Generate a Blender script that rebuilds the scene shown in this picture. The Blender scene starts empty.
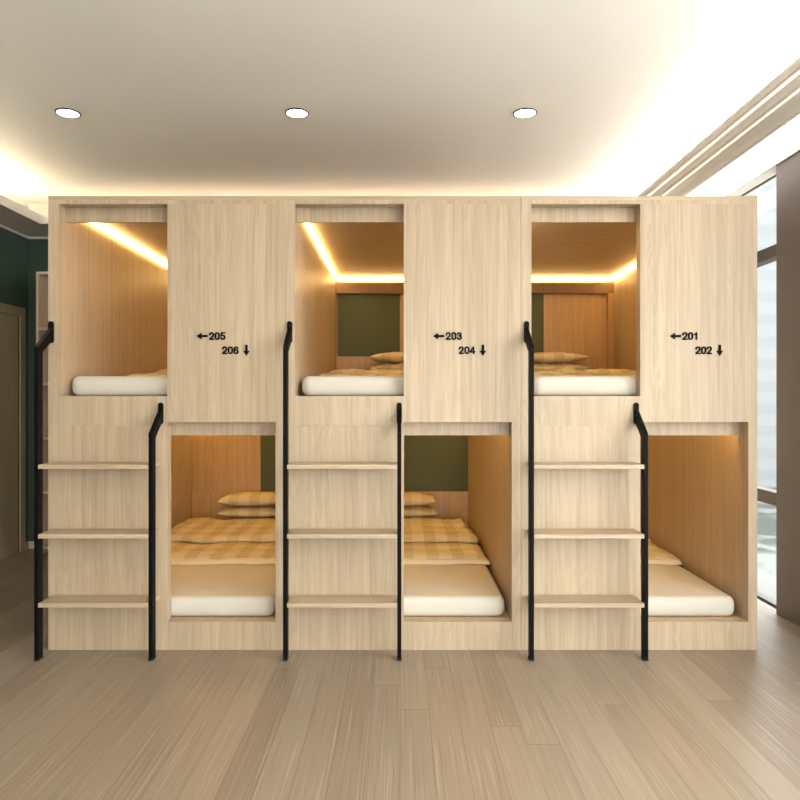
import bpy, bmesh, math, random
from mathutils import Vector, Matrix, noise
random.seed(7)
C = bpy.context.scene.collection
PI = math.pi
CAMH = 1.268          # eye height
FRONT = 3.5           # distance of the bunk fronts
ROOM_L, ROOM_R, ROOM_B, ROOM_F, CEIL, SOFFIT = -3.18, 2.28, 5.90, -3.0, 2.95, 2.66

# ------------------------------------------------------------------ materials
def mat(name):
    m = bpy.data.materials.new(name); m.use_nodes = True
    n = m.node_tree.nodes; l = m.node_tree.links
    return m, n, l, n['Principled BSDF']

def plain(name, col, rough=.6, metal=0, spec=.5, bump=0, bscale=200):
    m, n, l, p = mat(name)
    p.inputs['Base Color'].default_value = (*col, 1)
    p.inputs['Roughness'].default_value = rough
    p.inputs['Metallic'].default_value = metal
    p.inputs['Specular IOR Level'].default_value = spec
    tc = n.new('ShaderNodeTexCoord'); nz = n.new('ShaderNodeTexNoise'); nz.inputs['Scale'].default_value = bscale
    l.new(tc.outputs['Object'], nz.inputs['Vector'])
    if bump:
        b = n.new('ShaderNodeBump'); b.inputs['Strength'].default_value = bump; b.inputs['Distance'].default_value = .002
        l.new(nz.outputs['Fac'], b.inputs['Height']); l.new(b.outputs['Normal'], p.inputs['Normal'])
    return m

def mathn(n, l, op, a, b=None):
    x = n.new('ShaderNodeMath'); x.operation = op
    for i, v in enumerate((a, b)):
        if v is None: continue
        if isinstance(v, (int, float)): x.inputs[i].default_value = v
        else: l.new(v, x.inputs[i])
    return x.outputs[0]

def mixc(n, l, fac, a, b, mode='MIX'):
    x = n.new('ShaderNodeMix'); x.data_type = 'RGBA'; x.blend_type = mode
    if isinstance(fac, (int, float)): x.inputs[0].default_value = fac
    else: l.new(fac, x.inputs[0])
    for i, v in ((6, a), (7, b)):
        if isinstance(v, tuple): x.inputs[i].default_value = (*v, 1)
        else: l.new(v, x.inputs[i])
    return x.outputs[2]

def ramp(n, l, fac, lo, hi):
    r = n.new('ShaderNodeMapRange'); r.clamp = True
    r.inputs[1].default_value = lo; r.inputs[2].default_value = hi
    l.new(fac, r.inputs[0]); return r.outputs[0]

def wood(name, light, dark, grain='z', strip=.27, var=.10, rough=.45, fine=1.0):
    """pale veneer: long fine grain along one axis, leaves of veneer of slightly different tone across it"""
    m, n, l, p = mat(name)
    tc = n.new('ShaderNodeTexCoord'); oi = n.new('ShaderNodeObjectInfo')
    off = n.new('ShaderNodeCombineXYZ')
    r = mathn(n, l, 'MULTIPLY', oi.outputs['Random'], 7.3)
    for i in range(3): l.new(r, off.inputs[i])
    add = n.new('ShaderNodeVectorMath'); l.new(tc.outputs['Object'], add.inputs[0]); l.new(off.outputs[0], add.inputs[1])
    sep = n.new('ShaderNodeSeparateXYZ'); l.new(add.outputs[0], sep.inputs[0])
    def noise_of(lo, hi, detail, dist=0.0):
        mp = n.new('ShaderNodeMapping')
        mp.inputs['Scale'].default_value = tuple(lo if a == grain else hi for a in 'xyz')
        l.new(add.outputs[0], mp.inputs[0])
        t = n.new('ShaderNodeTexNoise'); t.inputs['Scale'].default_value = 1; t.inputs['Detail'].default_value = detail
        t.inputs['Distortion'].default_value = dist
        l.new(mp.outputs[0], t.inputs['Vector']); return t.outputs['Fac']
    g1 = noise_of(.9, 42*fine, 5)
    g2 = noise_of(2.5, 170*fine, 3)
    g3 = noise_of(.55, 9, 2, .6)
    # rings of cathedral grain
    ring = mathn(n, l, 'SINE', mathn(n, l, 'MULTIPLY', g3, 110))
    ring = mathn(n, l, 'MULTIPLY', mathn(n, l, 'ADD', ring, 1), .5)
    f = mathn(n, l, 'ADD', mathn(n, l, 'MULTIPLY', ramp(n, l, g1, .3, .7), .5),
              mathn(n, l, 'ADD', mathn(n, l, 'MULTIPLY', ramp(n, l, g2, .3, .7), .3), mathn(n, l, 'MULTIPLY', ring, .2)))
    col = mixc(n, l, f, dark, light)
    # veneer leaves
    across = {'z': (0, 1), 'x': (2, 1), 'y': (0, 2)}[grain]
    s = mathn(n, l, 'FLOOR', mathn(n, l, 'DIVIDE', mathn(n, l, 'ADD', sep.outputs[across[0]], sep.outputs[across[1]]), strip))
    wn = n.new('ShaderNodeTexWhiteNoise'); wn.noise_dimensions = '1D'; l.new(s, wn.inputs['W'])
    v = mathn(n, l, 'ADD', mathn(n, l, 'MULTIPLY', wn.outputs['Value'], var), 1 - var*.6)
    hv = n.new('ShaderNodeHueSaturation'); l.new(col, hv.inputs['Color']); l.new(v, hv.inputs['Value'])
    l.new(hv.outputs[0], p.inputs['Base Color'])
    p.inputs['Roughness'].default_value = rough
    b = n.new('ShaderNodeBump'); b.inputs['Strength'].default_value = .12; b.inputs['Distance'].default_value = .001
    l.new(g2, b.inputs['Height']); l.new(b.outputs['Normal'], p.inputs['Normal'])
    return m

ASH_L, ASH_D = (.545, .422, .292), (.365, .265, .170)
M = {}
M['ash'] = wood('pale_ash_veneer', ASH_L, ASH_D, 'z', .27, .11)
M['ash_h'] = wood('pale_ash_veneer_lying', ASH_L, ASH_D, 'x', .9)
M['ash_in'] = wood('ash_lining', (.62, .43, .23), (.46, .29, .14), 'z', .3, .08)
M['ash_in_y'] = wood('ash_lining_long', (.62, .43, .23), (.46, .29, .14), 'y', .35, .08)
M['oak_dark'] = wood('brown_oak_panel', (.26, .15, .07), (.18, .10, .045), 'z', .3, .10)
M['door'] = wood('olive_walnut', (.50, .41, .27), (.36, .285, .18), 'z', .3, .12, .4)
M['shelf'] = wood('shelf_oak', (.76, .62, .48), (.64, .50, .38), 'z', .3, .05)
M['green_panel'] = plain('olive_green_panel', (.085, .10, .042), .6, bump=.1)
M['green_wall'] = plain('dark_green_paint', (.052, .088, .062), .75, bump=.1, bscale=120)
M['white'] = plain('warm_white_paint', (.88, .865, .83), .9, bump=.05, bscale=80)
M['offwhite'] = plain('off_white_paint', (.74, .70, .64), .85)
M['black'] = plain('black_powder_coat', (.003, .003, .003), .55, 0, .10, bump=.1, bscale=900)
M['black_sign'] = plain('black_acrylic', (.004, .004, .004), .6, 0, .08)
M['rubber'] = plain('black_rubber', (.015, .015, .015), .9)
M['mattress'] = plain('cream_sheet', (.60, .56, .48), .85, bump=.25, bscale=500)
M['lining'] = plain('cream_cotton', (.78, .70, .56), .9, bump=.3, bscale=400)
M['brown'] = plain('bronze_panel', (.095, .066, .053), .42)
M['frame'] = plain('dark_bronze_frame', (.055, .042, .035), .4)
M['sillwhite'] = plain('white_stone', (.8, .79, .77), .5)
M['ledge'] = plain('grey_stone', (.11, .11, .108), .6)
M['chrome'] = plain('dark_ring', (.02, .02, .02), .5)

def plaid(name):
    m, n, l, p = mat(name)
    tc = n.new('ShaderNodeTexCoord'); sep = n.new('ShaderNodeSeparateXYZ'); l.new(tc.outputs['Object'], sep.inputs[0])
    def stripe(o, w, ph):
        x = mathn(n, l, 'FRACT', mathn(n, l, 'ADD', mathn(n, l, 'DIVIDE', o, w), ph))
        return mathn(n, l, 'MULTIPLY', ramp(n, l, x, .0, .05), mathn(n, l, 'SUBTRACT', 1, ramp(n, l, x, .5, .55)))
    a = stripe(sep.outputs[0], .16, .1); b = stripe(sep.outputs[1], .20, .3)
    f = mathn(n, l, 'ADD', mathn(n, l, 'MULTIPLY', a, .46), mathn(n, l, 'MULTIPLY', b, .26))
    nz = n.new('ShaderNodeTexNoise'); nz.inputs['Scale'].default_value = 300; l.new(tc.outputs['Object'], nz.inputs['Vector'])
    f = mathn(n, l, 'ADD', f, mathn(n, l, 'MULTIPLY', nz.outputs['Fac'], .12))
    l.new(mixc(n, l, f, (.74, .66, .47), (.52, .41, .22)), p.inputs['Base Color'])
    p.inputs['Roughness'].default_value = .9
    bp = n.new('ShaderNodeBump'); bp.inputs['Strength'].default_value = .2; bp.inputs['Distance'].default_value = .002
    l.new(nz.outputs['Fac'], bp.inputs['Height']); l.new(bp.outputs['Normal'], p.inputs['Normal'])
    return m
M['plaid'] = plaid('tan_gingham')

def floor_mat():
    m, n, l, p = mat('bleached_oak_planks')
    tc = n.new('ShaderNodeTexCoord'); sep = n.new('ShaderNodeSeparateXYZ'); l.new(tc.outputs['Object'], sep.inputs[0])
    PW, PL = .118, 2.6
    sx = mathn(n, l, 'DIVIDE', sep.outputs[0], PW)
    ix = mathn(n, l, 'FLOOR', sx); fx = mathn(n, l, 'FRACT', sx)
    wn = n.new('ShaderNodeTexWhiteNoise'); wn.noise_dimensions = '1D'; l.new(ix, wn.inputs['W'])
    sy = mathn(n, l, 'ADD', mathn(n, l, 'DIVIDE', sep.outputs[1], PL), mathn(n, l, 'MULTIPLY', wn.outputs['Value'], 5))
    iy = mathn(n, l, 'FLOOR', sy); fy = mathn(n, l, 'FRACT', sy)
    cb = n.new('ShaderNodeCombineXYZ'); l.new(ix, cb.inputs[0]); l.new(iy, cb.inputs[1])
    w2 = n.new('ShaderNodeTexWhiteNoise'); w2.noise_dimensions = '2D'; l.new(cb.outputs[0], w2.inputs['Vector'])
    base = mixc(n, l, w2.outputs['Value'], (.18, .128, .092), (.285, .218, .156))
    sh = n.new('ShaderNodeSeparateColor'); l.new(w2.outputs['Color'], sh.inputs[0])
    base = mixc(n, l, mathn(n, l, 'MULTIPLY', sh.outputs[1], .35), base, (.25, .22, .18))
    # grain, shifted per plank
    cv = n.new('ShaderNodeCombineXYZ')
    l.new(mathn(n, l, 'ADD', mathn(n, l, 'MULTIPLY', sep.outputs[0], 130), mathn(n, l, 'MULTIPLY', w2.outputs['Value'], 40)), cv.inputs[0])
    l.new(mathn(n, l, 'ADD', mathn(n, l, 'MULTIPLY', sep.outputs[1], 1.6), mathn(n, l, 'MULTIPLY', sh.outputs[0], 30)), cv.inputs[1])
    nz = n.new('ShaderNodeTexNoise'); nz.inputs['Scale'].default_value = 1; nz.inputs['Detail'].default_value = 5; l.new(cv.outputs[0], nz.inputs['Vector'])
    g = ramp(n, l, nz.outputs['Fac'], .28, .72)
    col = mixc(n, l, mathn(n, l, 'MULTIPLY', g, .5), base, (.34, .275, .205))
    dk = mathn(n, l, 'MULTIPLY', ramp(n, l, nz.outputs['Fac'], .60, .70), .45)
    col = mixc(n, l, dk, col, (.46, .37, .27))
    dk2 = mathn(n, l, 'MULTIPLY', mathn(n, l, 'SUBTRACT', 1, ramp(n, l, nz.outputs['Fac'], .31, .40)), .5)
    col = mixc(n, l, dk2, col, (.16, .11, .075))
    # joints
    ex = mathn(n, l, 'LESS_THAN', mathn(n, l, 'MINIMUM', fx, mathn(n, l, 'SUBTRACT', 1, fx)), .008)
    ey = mathn(n, l, 'LESS_THAN', mathn(n, l, 'MINIMUM', fy, mathn(n, l, 'SUBTRACT', 1, fy)), .0006)
    e = mathn(n, l, 'MULTIPLY', mathn(n, l, 'MAXIMUM', ex, ey), .75)
    col = mixc(n, l, e, col, (.10, .07, .05))
    l.new(col, p.inputs['Base Color'])
    p.inputs['Roughness'].default_value = .38
    p.inputs['Specular IOR Level'].default_value = .4
    bp = n.new('ShaderNodeBump'); bp.inputs['Strength'].default_value = .06; bp.inputs['Distance'].default_value = .001
    l.new(nz.outputs['Fac'], bp.inputs['Height']); l.new(bp.outputs['Normal'], p.inputs['Normal'])
    return m
M['floor'] = floor_mat()

def emis(name, col, s):
    m, n, l, p = mat(name)
    p.inputs['Base Color'].default_value = (*col, 1)
    p.inputs['Emission Color'].default_value = (*col, 1); p.inputs['Emission Strength'].default_value = s
    return m
M['led'] = emis('warm_led_bunk', (1, .66, .24), 16)
M['led_low'] = emis('warm_led_low', (1, .67, .21), 14)
M['cove'] = emis('cove_led', (1, .84, .60), 48)
M['cove_r'] = emis('cove_led_white', (1, .93, .83), 95)
M['cove_b'] = emis('cove_led_soft', (1, .76, .52), 9)
M['cornice_fill_glow'] = emis('cornice_fill_glow', (1, .88, .74), .8)
M['down'] = emis('downlight_lens', (1, .95, .86), 14)

def glass():
    m = bpy.data.materials.new('clear_pane'); m.use_nodes = True
    n = m.node_tree.nodes; l = m.node_tree.links; n.clear()
    o = n.new('ShaderNodeOutputMaterial'); mx = n.new('ShaderNodeMixShader')
    t = n.new('ShaderNodeBsdfTransparent'); g = n.new('ShaderNodeBsdfGlossy'); g.inputs['Roughness'].default_value = .02
    t.inputs['Color'].default_value = (.94, .97, .97, 1)
    mx.inputs[0].default_value = .04; l.new(t.outputs[0], mx.inputs[1]); l.new(g.outputs[0], mx.inputs[2]); l.new(mx.outputs[0], o.inputs[0])
    return m
M['glass'] = glass()

def outside_ground():
    m, n, l, p = mat('garden_stream')
    tc = n.new('ShaderNodeTexCoord'); mp = n.new('ShaderNodeMapping'); mp.inputs['Scale'].default_value = (.35, .35, .35)
    l.new(tc.outputs['Object'], mp.inputs[0])
    t = n.new('ShaderNodeTexNoise'); t.inputs['Scale'].default_value = 1.2; t.inputs['Detail'].default_value = 6; t.inputs['Distortion'].default_value = 1.5
    l.new(mp.outputs[0], t.inputs['Vector'])
    c = mixc(n, l, ramp(n, l, t.outputs['Fac'], .42, .58), (.005, .010, .008), (.08, .085, .082))
    l.new(c, p.inputs['Base Color']); p.inputs['Roughness'].default_value = .6
    return m
M['garden'] = outside_ground()
def facade():
    m, n, l, p = mat('pale_facade')
    tc = n.new('ShaderNodeTexCoord'); sep = n.new('ShaderNodeSeparateXYZ'); l.new(tc.outputs['Object'], sep.inputs[0])
    f = mathn(n, l, 'FRACT', mathn(n, l, 'DIVIDE', sep.outputs[2], 1.1))
    c = mixc(n, l, ramp(n, l, f, .45, .6), (.13, .133, .138), (.112, .118, .124))
    l.new(c, p.inputs['Base Color']); return m
M['facade'] = facade()

# ------------------------------------------------------------------ helpers
def box(bm, x0, x1, y0, y1, z0, z1):
    vs = [bm.verts.new((x, y, z)) for x in (x0, x1) for y in (y0, y1) for z in (z0, z1)]
    for f in ((0,1,3,2),(4,6,7,5),(0,4,5,1),(2,3,7,6),(0,2,6,4),(1,5,7,3)):
        bm.faces.new([vs[i] for i in f])

def obj(name, bm, m, parent=None, bevel=0, smooth=False, seg=2):
    bmesh.ops.recalc_face_normals(bm, faces=bm.faces[:])
    if bevel: bmesh.ops.bevel(bm, geom=bm.edges[:], offset=bevel, segments=seg, affect='EDGES', profile=.5)
    me = bpy.data.meshes.new(name); bm.to_mesh(me); bm.free()
    me.materials.append(M[m] if isinstance(m, str) else m)
    if smooth:
        for p in me.polygons: p.use_smooth = True
    o = bpy.data.objects.new(name, me); C.objects.link(o)
    if parent: o.parent = parent
    return o

def bx(name, dims, m, parent=None, bevel=.0012):
    bm = bmesh.new()
    for d in (dims if isinstance(dims, list) else [dims]): box(bm, *d)
    return obj(name, bm, m, parent, bevel)

def struct(o): o['kind'] = 'structure'; return o
def empty(name, label, cat, loc, group=None):
    o = bpy.data.objects.new(name, None); C.objects.link(o); o.location = loc; o.empty_display_size = .1
    o['label'] = label; o['category'] = cat
    if group: o['group'] = group
    return o
def tag(o, label, cat, group=None):
    o['label'] = label; o['category'] = cat
    if group: o['group'] = group
    return o

def prism(bm, pts, x0, x1):
    """outline in the (y, z) plane pushed along x"""
    a = [bm.verts.new((x0, y, z)) for y, z in pts]; b = [bm.verts.new((x1, y, z)) for y, z in pts]
    bm.faces.new(a); bm.faces.new(b[::-1])
    for i in range(len(pts)):
        j = (i+1) % len(pts); bm.faces.new((a[i], b[i], b[j], a[j]))

# ------------------------------------------------------------------ the room
struct(bx('floor', (ROOM_L-.1, ROOM_R, ROOM_F, ROOM_B+.1, -.12, 0), 'floor', bevel=0))
struct(bx('ceiling', (ROOM_L-.1, ROOM_R+.1, ROOM_F, ROOM_B+.1, CEIL, CEIL+.12), 'white', bevel=0))
# left wall with the door opening
DY0, DY1, DZ = 4.80, 5.76, 1.965
struct(bx('wall_left', [(ROOM_L-.1, ROOM_L, ROOM_F, DY0, 0, CEIL), (ROOM_L-.1, ROOM_L, DY1, ROOM_B, 0, CEIL), (ROOM_L-.1, ROOM_L, DY0, DY1, DZ, CEIL)], 'green_wall', bevel=0))
struct(bx('wall_back', (ROOM_L-.1, ROOM_R+.1, ROOM_B, ROOM_B+.1, 0, CEIL), 'green_wall', bevel=0))
d = struct(bx('door_1', (ROOM_L-.046, ROOM_L-.008, DY0+.002, DY1-.002, .004, DZ-.002), 'door'))
def casing(y0, y1, z1, t, w, nm):
    return [(ROOM_L-.02, ROOM_L+t, y0-w, y0, 0, z1+w), (ROOM_L-.02, ROOM_L+t, y1, y1+w, 0, z1+w), (ROOM_L-.02, ROOM_L+t, y0, y1, z1, z1+w)]
bx('door_frame', casing(DY0, DY1, DZ, .015, .075, ''), 'door', d)
hb = bmesh.new(); box(hb, ROOM_L-.008, ROOM_L+.03, DY0+.06, DY0+.08, 1.0, 1.02); box(hb, ROOM_L+.015, ROOM_L+.03, DY0+.06, DY0+.19, 1.0, 1.02)
obj('door_handle', hb, 'black', d, .003)
struct(bx('baseboard_left', [(ROOM_L, ROOM_L+.012, ROOM_F, DY0-.076, 0, .06), (ROOM_L, ROOM_L+.012, DY1+.076, ROOM_B-.012, 0, .06)], 'door'))
struct(bx('baseboard_back', (ROOM_L, ROOM_R, ROOM_B-.012, ROOM_B, 0, .06), 'shelf'))
# dropped soffits carrying the cove light, left and back; stepped cornice and soffit on the right
SL, SB = -2.84, 5.45
def soffit(nm, dims):
    return struct(bx(nm, dims, 'offwhite', bevel=0))
soffit('trim_1', [(ROOM_L, SL, ROOM_F, ROOM_B, SOFFIT, SOFFIT+.02), (SL-.02, SL, ROOM_F, SB, SOFFIT+.02, SOFFIT+.072), (ROOM_L, ROOM_L+.01, ROOM_F, ROOM_B, SOFFIT+.02, CEIL), (ROOM_L+.12, ROOM_L+.16, ROOM_F+.05, SB+.15, SOFFIT+.02, 2.70)])
soffit('trim_2', [(SL, 1.92, SB, ROOM_B, SOFFIT, SOFFIT+.0199), (SL-.02, 1.92, SB, SB+.02, SOFFIT+.02, SOFFIT+.072), (ROOM_L+.01, ROOM_R, ROOM_B-.01, ROOM_B, SOFFIT+.02, CEIL), (SL+.05, 1.72, SB+.21, SB+.25, SOFFIT+.02, 2.70)])
bm = bmesh.new()
pts = [(1.74, 2.765), (1.74, 2.752), (1.775, 2.748), (1.785, 2.722), (1.83, 2.716), (1.845, 2.690), (1.90, 2.684), (1.92, SOFFIT), (ROOM_R+.1, SOFFIT), (ROOM_R+.1, SOFFIT+.03), (1.95, SOFFIT+.03), (1.755, 2.755), (1.755, 2.765)]
a = [bm.verts.new((x, ROOM_F, z)) for x, z in pts]; b = [bm.verts.new((x, ROOM_B, z)) for x, z in pts]
bm.faces.new(a); bm.faces.new(b[::-1])
for i in range(len(pts)): bm.faces.new((a[i], a[(i+1) % len(pts)], b[(i+1) % len(pts)], b[i]))
box(bm, 1.97, 2.01, ROOM_F+.05, ROOM_B-.05, SOFFIT+.03, 2.735)
struct(obj('trim_3', bm, 'white'))
# thin picture trim where the green walls meet the soffit
struct(bx('trim_4', [(ROOM_L, ROOM_L+.014, ROOM_F, ROOM_B, SOFFIT-.018, SOFFIT), (ROOM_L+.014, -1.9, ROOM_B-.014, ROOM_B, SOFFIT-.018, SOFFIT)], 'offwhite'))
# cove strips lying on the soffits
def lightstrip(nm, dims, m, label, par=None):
    o = bx(nm, dims, m, par, 0)
    if not par: tag(o, label, 'light strip')
    return o
lightstrip('cove_light_strip', (ROOM_L+.13, ROOM_L+.15, ROOM_F+.1, SB+.1, 2.7002, 2.715), 'cove', 'warm cove light strip lying on the soffit along the green left wall')
lightstrip('cove_light_strip', (SL+.1, 1.70, SB+.22, SB+.24, 2.7002, 2.715), 'cove_b', 'warm cove light strip glowing on the ceiling behind the bunk tops')

lightstrip('cove_light_strip', (1.98, 2.0, ROOM_F+.1, ROOM_B-.1, 2.7352, 2.750), 'cove_r', 'white cove light strip behind the stepped cornice along the window wall')

tag(bx('added_cornice_glow', [(1.779, 1.784, ROOM_F+.2, ROOM_B-.2, 2.724, 2.745), (1.838, 1.843, ROOM_F+.2, ROOM_B-.2, 2.693, 2.714)], 'cornice_fill_glow', None, 0), 'pair of thin warm glow lines added to brighten the steps of the cornice near the window', 'light strip')  # added glowing strips that brighten the cornice steps
M['linear'] = emis('linear_lamp', (1, .97, .92), 2.2)
tag(bx('linear_ceiling_light', (1.95, 2.21, ROOM_F+.2, ROOM_B-.2, SOFFIT-.004, SOFFIT-.0002), 'linear', None, 0), 'long white recessed light strip in the soffit above the window', 'ceiling light')
# right side: bronze wall piece, window beyond it, window wall towards the viewer
RX = ROOM_R
PY0, PY1 = 2.70, 4.09
struct(bx('wall_right', [(2.23, RX+.1, PY0, PY1, 0, SOFFIT)], 'brown', bevel=.002))
def glazing(nm, y0, y1, rails=(.0, .615, 2.14), muls=()):
    fr = []
    z1s = SOFFIT
    w = struct(bx(nm, [(RX+.02, RX+.08, y0, y1, 0, .012), (RX+.0, RX+.08, y0, y1, .625, .705), (RX+.0, RX+.08, y0, y1, 2.14, 2.215), (RX+.04, RX+.06, y0, y1, SOFFIT-.004, SOFFIT)] +
                      [(RX+.02, RX+.08, y-.02, y+.02, .012, SOFFIT-.004) for y in muls], 'frame'))
    bx('pane', (RX+.048, RX+.052, y0, y1, .01, SOFFIT-.002), 'glass', w, 0)
    return w
glazing('window_1', PY1, ROOM_B, muls=(PY1+.9,))
glazing('window_2', ROOM_F+.3, PY0, muls=(-1.2, .3, 1.8))
struct(bx('wall_front', [(ROOM_L-.1, -.8, ROOM_F-.1, ROOM_F, 0, CEIL), (1.7, RX+.1, ROOM_F-.1, ROOM_F, 0, CEIL), (-.8, 1.7, ROOM_F-.1, ROOM_F, 2.5, CEIL)], 'offwhite', bevel=0))
struct(bx('trim_5', (RX, RX+.1, ROOM_F, ROOM_F+.3, 0, SOFFIT), 'offwhite', bevel=0))
w3 = struct(bx('window_3', [(-.8, 1.7, ROOM_F-.08, ROOM_F-.02, 0, .05), (-.8, 1.7, ROOM_F-.08, ROOM_F-.02, 2.45, 2.5), (.43, .47, ROOM_F-.08, ROOM_F-.02, .05, 2.45)], 'frame'))
bx('pane', (-.8, 1.7, ROOM_F-.052, ROOM_F-.048, .05, 2.45), 'glass', w3, 0)
# outside
struct(bx('bounce_terrace', [(RX, RX+7, -9, 3.2, -.12, -.005), (-6, RX, -9, ROOM_F-.12, -.12, -.005)], 'sillwhite', bevel=0))  # unseen terrace, widened in white to bounce daylight up to the ceiling
g = bmesh.new(); box(g, -40, 90, -40, 120, -3.2, -3.0); struct(obj('ground', g, 'garden'))
struct(bx('balcony_ledge', (RX, RX+.42, 3.2, 12, -.12, -.005), 'ledge', bevel=0))
bl = tag(bx('apartment_building', [(14, 34, 34, 46, -3, 14)], 'facade', bevel=0), 'pale banded building seen through the window beyond the bunks', 'building')

# ------------------------------------------------------------------ bunk pods
W, H, L = 1.199, 2.303, 2.29
XI0, XI1 = .053, 1.153
XM = .605
ZS, ZD0, ZD1, ZT, ZR = .142, 1.156, 1.288, 2.262, 2.283

DIG = {
 '0': [[(.13,.5),(.15,.78),(.28,.95),(.5,1),(.72,.95),(.85,.78),(.87,.5),(.85,.22),(.72,.05),(.5,0),(.28,.05),(.15,.22),(.13,.5)]],
 '1': [[(.22,.74),(.42,.83),(.56,1),(.56,0)]],
 '2': [[(.13,.72),(.19,.90),(.36,1),(.60,1),(.80,.90),(.85,.72),(.76,.52),(.50,.30),(.26,.13),(.13,0),(.88,0)]],
 '3': [[(.14,.78),(.24,.94),(.46,1),(.70,.96),(.82,.78),(.72,.60),(.42,.54)],[(.42,.54),(.74,.48),(.88,.28),(.78,.08),(.50,0),(.24,.05),(.12,.22)]],
 '4': [[(.68,0),(.68,1),(.08,.30),(.08,.24),(.94,.24)]],
 '5': [[(.82,1),(.26,1),(.17,.52),(.40,.64),(.66,.61),(.84,.46),(.86,.28),(.76,.08),(.48,0),(.24,.05),(.12,.20)]],
 '6': [[(.84,.82),(.72,.96),(.50,1),(.28,.93),(.16,.72),(.13,.42),(.16,.18),(.30,.03),(.52,0),(.76,.07),(.87,.28),(.80,.50),(.56,.60),(.32,.56),(.16,.38)]]}

def number(txt, x, z, width, height, parent):
    """raised digits made of strokes with round joints"""
    bm = bmesh.new(); sw = height*.19/2; adv = width/len(txt); k = 0
    for ci, ch in enumerate(txt):
        for line in DIG[ch]:
            P = [(x+ci*adv+adv*(.04+.90*u), z+sw+(height-2*sw)*v) for u, v in line]
            for (ax, az), (bx_, bz) in zip(P, P[1:]):
                L_ = math.hypot(bx_-ax, bz-az); dx, dz = (bx_-ax)/L_, (bz-az)/L_
                q = []; ang = math.atan2(dz, dx); k += 1
                for i in range(7): t = ang+PI/2+PI*i/6; q.append((ax+sw*math.cos(t), az+sw*math.sin(t)))
                for i in range(7): t = ang-PI/2+PI*i/6; q.append((bx_+sw*math.cos(t), bz+sw*math.sin(t)))
                d0 = -.006-(k % 5)*.00004
                A = [bm.verts.new((u, 0, v)) for u, v in q]; B = [bm.verts.new((u, d0, v)) for u, v in q]
                bm.faces.new(A); bm.faces.new(B[::-1])
                for i in range(14): bm.faces.new((A[i], A[(i+1) % 14], B[(i+1) % 14], B[i]))
    o = obj('room_number', bm, 'black_sign', parent)
    o['label'] = 'black raised number ' + txt
    return o

def arrow(x, z, length, ang, parent, lab):
    """arrow pointing along angle, tip at (x, z)"""
    h, hw, sw = length*.46, length*.30, length*.105
    pts = [(0, 0), (-h, hw), (-h, sw), (-length, sw), (-length, -sw), (-h, -sw), (-h, -hw)]
    ca, sa = math.cos(ang), math.sin(ang)
    bm = bmesh.new(); q = [(x+a*ca-b*sa, z+a*sa+b*ca) for a, b in pts]
    A = [bm.verts.new((u, 0, v)) for u, v in q]; B = [bm.verts.new((u, -.006, v)) for u, v in q]
    bm.faces.new(A); bm.faces.new(B[::-1])
    for i in range(7): bm.faces.new((A[i], A[(i+1) % 7], B[(i+1) % 7], B[i]))
    o = obj('arrow', bm, 'black_sign', parent); o['label'] = lab
    return o

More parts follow.
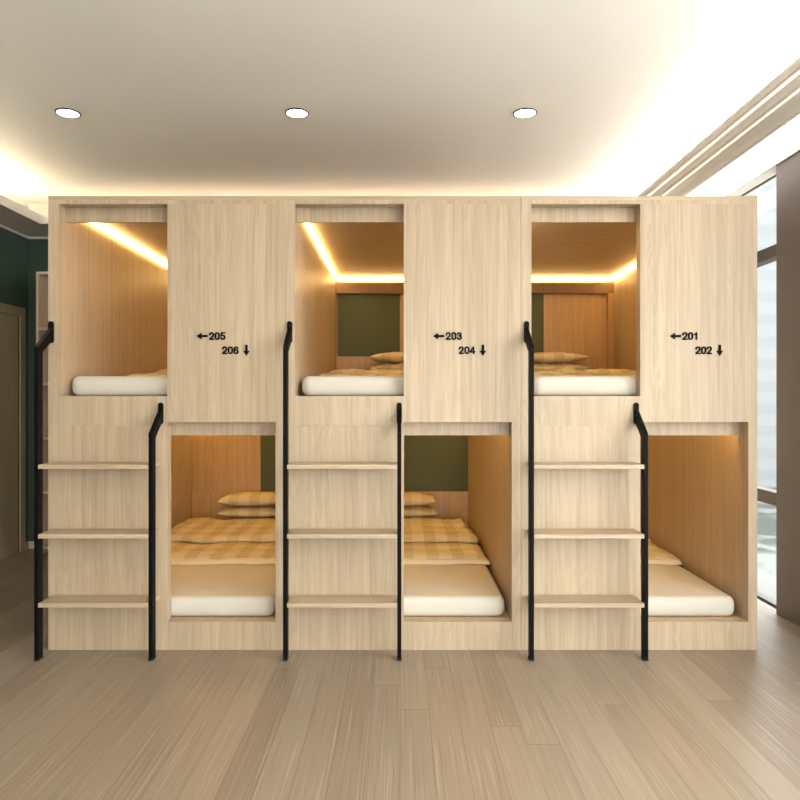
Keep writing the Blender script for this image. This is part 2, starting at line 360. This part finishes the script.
bx0 = bx
def pod(X, n_up, n_low, label):
    t = empty('bunk_pod', label, 'bunk bed', (X, FRONT, 0), 'row of built-in bunk pods')
    G = .0003
    def bx(nm, d, m, par, bev=.0005): return bx0(nm, d, m, par, bev)
    bx('side_panel', (0+G, XI0, 0, L, 0, ZR), 'ash', t)
    bx('side_panel', (XI1, W-G, 0, L, 0, ZR), 'ash', t)
    # the fascia along the top covers the side panel tops
    bx('top_rail', [(XI0, XI1, 0, .06, ZT, ZR)], 'ash', t)
    bx('roof_panel', (G, W-G, 0, L, ZR, H), 'ash_h', t)
    bx('front_panel', (XM, XI1, 0, .06, ZD0, ZT), 'ash', t)
    bx('front_panel', (XI0, XM, 0, .06, 0, 1.1368), 'ash', t)
    bx('guard_panel', (XI0, XM, 0, .06, 1.137, ZD1), 'ash', t)
    bx('sill_panel', (XM, XI1, 0, .06, 0, ZS), 'ash', t)
    bx('bed_deck', (XI0, XI1, .06, L-.02, ZS-.022, ZS), 'ash_in_y', t)
    bx('bed_deck', (XI0, XI1, .06, L-.02, ZD0, ZD1), 'ash_in_y', t)
    bx('valance', (XI0, XI1, .077, .095, 2.19, ZR), 'ash', t)
    bx('valance', (XI0, XI1, .09, .108, 1.084, ZD0), 'ash', t)
    bx('back_panel', (XI0, XI1, L-.02, L, 0, ZR), 'ash_in', t)
    yb = L-.02
    # upper back: lintel, olive panel on the left, oak panel on the right, low headboard
    bx('back_lintel', (XI0, XI1, yb-.07, yb, 2.150, 2.236), 'oak_dark', t)
    bx('back_jamb', [(XI1-.045, XI1, yb-.07, yb, ZD1, 2.150)], 'ash_in', t)
    bx('green_panel', (XI0+.012, .585, yb-.012, yb, 1.63, 2.150), 'green_panel', t)
    bx('oak_panel', (.585, XI1-.045, yb-.02, yb, 1.63, 2.150), 'ash_in', t)
    bx('headboard', (XI0, XI1-.045, yb-.03, yb, ZD1, 1.63), 'ash_in', t)
    # lower back
    bx('green_panel', (.622, XI1, yb-.012, yb, .505, ZD0), 'green_panel', t)
    bx('oak_panel', (XI0, .622, yb-.02, yb, .505, ZD0), 'ash_in', t)
    bx('headboard', (XI0, XI1, yb-.03, yb, ZS, .505), 'ash_in', t)
    # warm strips under the pod ceiling
    zt = 2.254
    bx('light_strip', (XI0+.002, XI0+.016, .12, yb-.075, zt, zt+.022), 'led', t, 0)
    bx('light_strip', (XI1-.016, XI1-.002, .12, yb-.075, zt, zt+.022), 'led', t, 0)
    bx('light_strip', (XI0+.02, XI1-.02, yb-.068, yb-.054, zt, zt+.022), 'led', t, 0)
    zl = ZD0-.018
    bx('light_strip', (XI0+.03, XI1-.03, .112, .126, zl, zl+.014), 'led_low', t, 0)
    bx('light_strip', (XI0+.002, XI0+.016, .13, yb-.06, zl, zl+.014), 'led_low', t, 0)
    bx('light_strip', (XI1-.016, XI1-.002, .13, yb-.06, zl, zl+.014), 'led_low', t, 0)
    bx('light_strip', (XI0+.03, XI1-.03, yb-.055, yb-.041, zl, zl+.014), 'led_low', t, 0)
    P = .005072
    z1 = CAMH+(400-340)*P; z2 = CAMH+(400-354.2)*P
    number(n_up, 161*P, z1, 16.8*P, 7.8*P, t); arrow(148.6*P, z1+3.9*P, 11*P, PI, t, 'black arrow pointing left')
    number(n_low, 174*P, z2, 17*P, 7.8*P, t); arrow(198.5*P, z2-1.6*P, 11*P, -PI/2, t, 'black arrow pointing down')
    return t

PX = [-1.785, -.586, .6137]
pod(PX[0], '205', '206', 'left bunk pod of pale ash wood numbered 205 and 206, beside the green wall')
pod(PX[1], '203', '204', 'middle bunk pod of pale ash wood numbered 203 and 204')
pod(PX[2], '201', '202', 'right bunk pod of pale ash wood numbered 201 and 202, nearest the window')

# ------------------------------------------------------------------ ladders
def ladder(x, label):
    t = empty('ladder', label, 'ladder', (x, FRONT, 0), 'black framed ladders up to the top bunks')
    yf, pd, pw, WL = -.150, .046, .020, .555
    for px, zk, zp in ((0, 1.525, 1.612), (WL, 1.105, 1.200)):
        bm = bmesh.new()
        o = .052
        pts = [(yf, .006), (yf, zk), (-.008-.004, zp+.020), (-.008, zp+.014), (-.008, zp-.040), (-.012, zp-.044), (yf+pd, zk-.022), (yf+pd, .006)]
        prism(bm, pts, px-pw/2, px+pw/2)
        r = obj('rail', bm, 'black', t, .0015)
        bm = bmesh.new()
        n = 12; hw, hh = .0125, .055
        q = [(hw*math.cos(a), (hh-hw)+hw*math.sin(a)) for a in [PI*i/n for i in range(n+1)]] + [(hw*math.cos(a), -(hh-hw)+hw*math.sin(a)) for a in [PI+PI*i/n for i in range(n+1)]]
        A = [bm.verts.new((px+u, -.0002, zp+v)) for u, v in q]; B = [bm.verts.new((px+u, -.012, zp+v)) for u, v in q]
        bm.faces.new(A); bm.faces.new(B[::-1])
        for i in range(len(q)): j = (i+1) % len(q); bm.faces.new((A[i], A[j], B[j], B[i]))
        obj('wall_plate', bm, 'black', r)
        bx('rubber_foot', (px-pw/2-.001, px+pw/2+.001, yf-.001, yf+pd+.001, 0, .010), 'rubber', r)
    for zt in (.954, .616, .281):
        bx('tread', (pw/2, WL-pw/2, yf-.002, -.0002, zt-.021, zt), 'ash_h', t, .0015)
    return t
ladder(-1.767, 'black railed ladder with three wooden treads on the left pod numbered 205')
ladder(-.5585, 'black railed ladder with three wooden treads on the middle pod numbered 203')
ladder(.641, 'black railed ladder with three wooden treads on the right pod numbered 201')

# ------------------------------------------------------------------ bedding
def mattress_mesh(bm, x0, x1, y0, y1, z0, z1):
    """soft slab: rounded sides, corners and a slightly crowned top"""
    nx, ny, r, R = 40, 70, (z1-z0)/2, .05
    def ring(t):          # outline at inset t
        pts = []
        for cx, cy, a0 in ((x1-R, y1-R, 0), (x0+R, y1-R, PI/2), (x0+R, y0+R, PI), (x1-R, y0+R, 3*PI/2)):
            for k in range(9):
                a = a0+PI/2*k/8; rr = max(R-t, .001); pts.append((cx+rr*math.cos(a)*1, cy+rr*math.sin(a)))
        return pts
    zc = (z0+z1)/2; rings = []
    prof = []
    for k in range(13):
        a = -PI/2+PI*k/12
        # superellipse side profile
        c, s = math.cos(a), math.sin(a)
        prof.append((r*.8*(1-abs(c)**.75), zc+r*math.copysign(abs(s)**.75, s)))
    for t, z in prof: rings.append([bm.verts.new((x, y, z)) for x, y in ring(t)])
    for i in range(len(rings)-1):
        a, b = rings[i], rings[i+1]
        for k in range(len(a)): j = (k+1) % len(a); bm.faces.new((a[k], a[j], b[j], b[k]))
    bm.faces.new(rings[0][::-1])
    top = rings[-1]; c = bm.verts.new(((x0+x1)/2, (y0+y1)/2, z1+.004))
    for k in range(len(top)): j = (k+1) % len(top); bm.faces.new((top[k], top[j], c))

def puffy(bm, x0, x1, y0, y1, z0, th, seed, wr=1.0, nx=90, ny=90, ragged=.012, flatb=True):
    """quilt layer: closed sheet with soft edges, long folds and wandering hems"""
    top, bot = [], []
    def hem(u, s): return ragged*noise.noise(Vector((u*5, s*3.1+seed, seed*1.7)))
    for j in range(ny+1):
        rt, rb = [], []
        for i in range(nx+1):
            u, v = i/nx, j/ny
            x = x0+(x1-x0)*u; y = y0+(y1-y0)*v
            x += (hem(v, 1)*(1-u)**3 + hem(v, 2)*u**3); y += (hem(u*1.2, 3)*(1-v)**3*1.2 + hem(u, 4)*v**3)
            e = min(u*(x1-x0), (1-u)*(x1-x0), v*(y1-y0), (1-v)*(y1-y0))
            f = math.sqrt(max(0, 1-(1-min(1, e/.05))**2))
            w = noise.noise(Vector((x*3+seed*3, y*9, seed)))*.012+noise.noise(Vector((x*9, y*16+seed, seed*2)))*.006
            w += .009*abs(noise.noise(Vector((x*14+y*9, y*5-x*4, seed+5))))*(1 if e < .2 else .5)
            z = z0+th*f*(.9)+w*wr*f
            rt.append(bm.verts.new((x, y, max(z, z0+.0015))))
            lift = .004*abs(noise.noise(Vector((u*8, v*8, seed+9))))*(1-min(1, e/.05))
            rb.append(bm.verts.new((x, y, z0+ (lift if not flatb else 0))))
        top.append(rt); bot.append(rb)
    for j in range(ny):
        for i in range(nx):
            bm.faces.new((top[j][i], top[j][i+1], top[j+1][i+1], top[j+1][i]))
            bm.faces.new((bot[j][i], bot[j+1][i], bot[j+1][i+1], bot[j][i+1]))
    for j in range(ny):
        bm.faces.new((top[j][0], top[j+1][0], bot[j+1][0], bot[j][0])); bm.faces.new((top[j][nx], bot[j][nx], bot[j+1][nx], top[j+1][nx]))
    for i in range(nx):
        bm.faces.new((top[0][i], bot[0][i], bot[0][i+1], top[0][i+1])); bm.faces.new((top[ny][i], top[ny][i+1], bot[ny][i+1], bot[ny][i]))

def pillow_mesh(bm, w, d_, h, seed, crumple=0.0):
    n = 40; T, B = [], []
    for j in range(n+1):
        rt, rb = [], []
        for i in range(n+1):
            u, v = i/n*2-1, j/n*2-1
            pin = 1-.10*(u*u*(1-v*v)*0 + (1-abs(u))**0*0)
            # sides bow inwards, corners stick out
            x = u*w/2*(1-.07*(1-u*u*0)*(1-abs(v))**0*(0) -.05*(1-abs(v)**2)*abs(u)**4*0)
            y = v*d_/2*(1-.08*(1-abs(u)**2)*abs(v)**3)
            x = x*(1+.02*abs(v)**4*abs(u)**3)
            f = ((1-abs(u)**2.4)*(1-abs(v)**2.4))**.55
            wn = noise.noise(Vector((u*3+seed, v*3, seed)))*.006*f
            cr = crumple*f*(abs(noise.noise(Vector((u*9+seed, v*6, seed*3))))*.045-.008)
            sag = crumple*.018*noise.noise(Vector((u*5, v*2, seed+7)))
            z = h/2*f
            rt.append(bm.verts.new((x, y, h*.5+z+wn+cr+sag*(1-f)))); rb.append(bm.verts.new((x, y, h*.5-z*.98+sag*(1-f)-.0004) ))
        T.append(rt); B.append(rb)
    for j in range(n):
        for i in range(n):
            bm.faces.new((T[j][i], T[j][i+1], T[j+1][i+1], T[j+1][i])); bm.faces.new((B[j][i], B[j+1][i], B[j+1][i+1], B[j][i+1]))
    bmesh.ops.remove_doubles(bm, verts=bm.verts[:], dist=.0012)

TH = .104
beds = [  # pod, deck height, name, pillows seen
    (0, ZD1, 'top bunk of the left pod numbered 205', 0), (1, ZD1, 'top bunk of the middle pod numbered 203', 1), (2, ZD1, 'top bunk of the right pod numbered 201', 1),
    (0, ZS, 'lower bunk of the left pod numbered 206', 1), (1, ZS, 'lower bunk of the middle pod numbered 204', 1), (2, ZS, 'lower bunk of the right pod numbered 202', 0)]
for k, (i, z, where, pil) in enumerate(beds):
    X = PX[i]; z += .0005
    bm = bmesh.new(); mattress_mesh(bm, -.530, .530, 0, 2.15, 0, TH)
    m = obj('mattress', bm, 'mattress', smooth=True); m.location = (X+.603, FRONT+.066, z)
    tag(m, 'cream mattress in the ' + where, 'mattress', 'mattresses in the bunk pods')
    zt = z+TH+.0045
    bm = bmesh.new()
    puffy(bm, -.535, .535, .0, 1.35, .0025, .038, 3.3+k*2.1, wr=1.1, ragged=.022)
    puffy(bm, -.505, .505, .44, 1.22, .043, .034, 8.7+k*1.3, wr=1.3, ragged=.05)
    q = obj('duvet', bm, 'plaid', smooth=True); q.location = (X+.603, FRONT+.80, zt)
    tag(q, 'tan gingham duvet folded double on the ' + where, 'duvet', 'gingham duvets in the bunk pods')
    bm = bmesh.new(); puffy(bm, -.537, .537, -.030, .16, 0, .026, 21+k, wr=.7, ny=14, ragged=.022)
    obj('lining', bm, 'lining', q, smooth=True)['label'] = 'cream lining at the hem'
    if pil:
        zp = zt+.082
        for j, (pos, cr) in enumerate((('under another pillow', 1.0 if i and z > 1 else .25), ('uppermost of two', .1))):
            bm = bmesh.new(); pillow_mesh(bm, .515 if j else .53, .31, .088 if (j and z > 1) else .100 if j else (.078 if z > 1 else .084), 2.2+k*1.9+j*5, cr)
            o = obj('pillow', bm, 'plaid', smooth=True)
            o.location = (X+.603+(.004 if j else .010), FRONT+2.06, zp+j*(.084 if z > 1 else .088)); o.rotation_euler.z = (.02 if j else -.015)
            tag(o, 'tan gingham pillow, ' + pos + ', on the ' + where, 'pillow', 'gingham pillows in the bunk pods')

# ------------------------------------------------------------------ bookcase by the green back wall
sx0, sx1, sy0, sy1 = -2.955, -2.15, 5.60, 5.885
t = empty('bookcase', 'tall open wooden bookcase against the dark green wall behind the left pod', 'bookcase', ((sx0+sx1)/2, sy0, 0))
cx = (sx0+sx1)/2
def rel(a, b, y0, y1, z0, z1): return (a-cx, b-cx, y0-sy0, y1-sy0, z0, z1)
bx('side_panel', rel(sx0, sx0+.022, sy0, sy1, 0, 2.31), 'shelf', t); bx('side_panel', rel(sx1-.022, sx1, sy0, sy1, 0, 2.31), 'shelf', t)
bx('back_panel', rel(sx0+.022, sx1-.022, sy1-.012, sy1, .0, 2.29), 'shelf', t)
bx('top_panel', rel(sx0+.022, sx1-.022, sy0, sy1, 2.288, 2.31), 'shelf', t)
for z in (1.86, 1.41, .967, .525, .08):
    bx('shelf', rel(sx0+.022, sx1-.022, sy0+.004, sy1-.012, z-.022, z), 'shelf', t)

# ------------------------------------------------------------------ downlights
def downlight(x, y, label):
    t = empty('downlight', label, 'downlight', (x, y, CEIL), 'recessed downlights in the ceiling')
    bm = bmesh.new(); n = 40; R0, R1 = .060, .069
    vs = []
    for r, z in ((R0, 0), (R0, -.006), (R1, -.006), (R1, 0)):
        vs.append([bm.verts.new((r*math.cos(2*PI*i/n), r*math.sin(2*PI*i/n), z)) for i in range(n)])
    for a in range(4):
        for i in range(n):
            j = (i+1) % n; bm.faces.new((vs[a][i], vs[a][j], vs[(a+1) % 4][j], vs[(a+1) % 4][i]))
    obj('trim_ring', bm, 'chrome', t)
    bm = bmesh.new(); lo = [bm.verts.new((R0*math.cos(2*PI*i/n), R0*math.sin(2*PI*i/n), -.004)) for i in range(n)]
    hi = [bm.verts.new((R0*math.cos(2*PI*i/n), R0*math.sin(2*PI*i/n), -.0005)) for i in range(n)]
    bm.faces.new(lo[::-1]); bm.faces.new(hi)
    for i in range(n): j = (i+1) % n; bm.faces.new((lo[i], lo[j], hi[j], hi[i]))
    obj('lens', bm, 'down', t)
    return t
downlight(-1.944, 4.04, 'round white downlight in the ceiling above the left pod')
downlight(-.603, 4.04, 'round white downlight in the ceiling above the middle pod')
downlight(.732, 4.04, 'round white downlight in the ceiling above the right pod')

# ------------------------------------------------------------------ light
def spot(x, y, e):
    ld = bpy.data.lights.new('unseen_fill_spot', 'SPOT'); ld.energy = e; ld.color = (1, .86, .68); ld.spot_size = R(130); ld.spot_blend = .9; ld.shadow_soft_size = .06
    o = bpy.data.objects.new('unseen_fill_spot', ld); C.objects.link(o); o.location = (x, y, CEIL-.02)
R = math.radians
for x in (-1.83, -.567, .688):  # added rows of unseen spots that brighten the room
    spot(x, 1.5, 14)
    spot(x, -.6, 30)
spot(-2.6, 4.1, 11)  # added unseen spot that lifts the dark left side by the door
def portal(loc, rot, sx, sy):
    ld = bpy.data.lights.new('window_portal', 'AREA'); ld.shape = 'RECTANGLE'; ld.size = sx; ld.size_y = sy; ld.cycles.is_portal = True
    o = bpy.data.objects.new('window_portal', ld); C.objects.link(o); o.location = loc; o.rotation_euler = rot
portal((RX+.12, (ROOM_F+.3+PY0)/2, SOFFIT/2), (R(90), 0, R(90)), PY0-ROOM_F-.3, SOFFIT)
portal((RX+.12, (PY1+ROOM_B)/2, SOFFIT/2), (R(90), 0, R(90)), ROOM_B-PY1, SOFFIT)
portal((.45, ROOM_F-.12, 1.27), (R(90), 0, 0), 2.5, 2.45)

wd = bpy.data.worlds.new('sky'); bpy.context.scene.world = wd; wd.use_nodes = True
bg = wd.node_tree.nodes['Background']; bg.inputs[0].default_value = (1.0, .99, .975, 1); bg.inputs[1].default_value = 7.6

cam = bpy.data.cameras.new('camera'); cam.sensor_width = 36; cam.lens = 690/800*36; cam.clip_start = .05
co = bpy.data.objects.new('camera', cam); C.objects.link(co); co.location = (0, 0, CAMH); co.rotation_euler = (R(90), 0, 0)
bpy.context.scene.camera = co
vs = bpy.context.scene.view_settings
vs.view_transform = 'Standard'; vs.look = 'None'; vs.gamma = 1; vs.use_curve_mapping = False; vs.exposure = .32
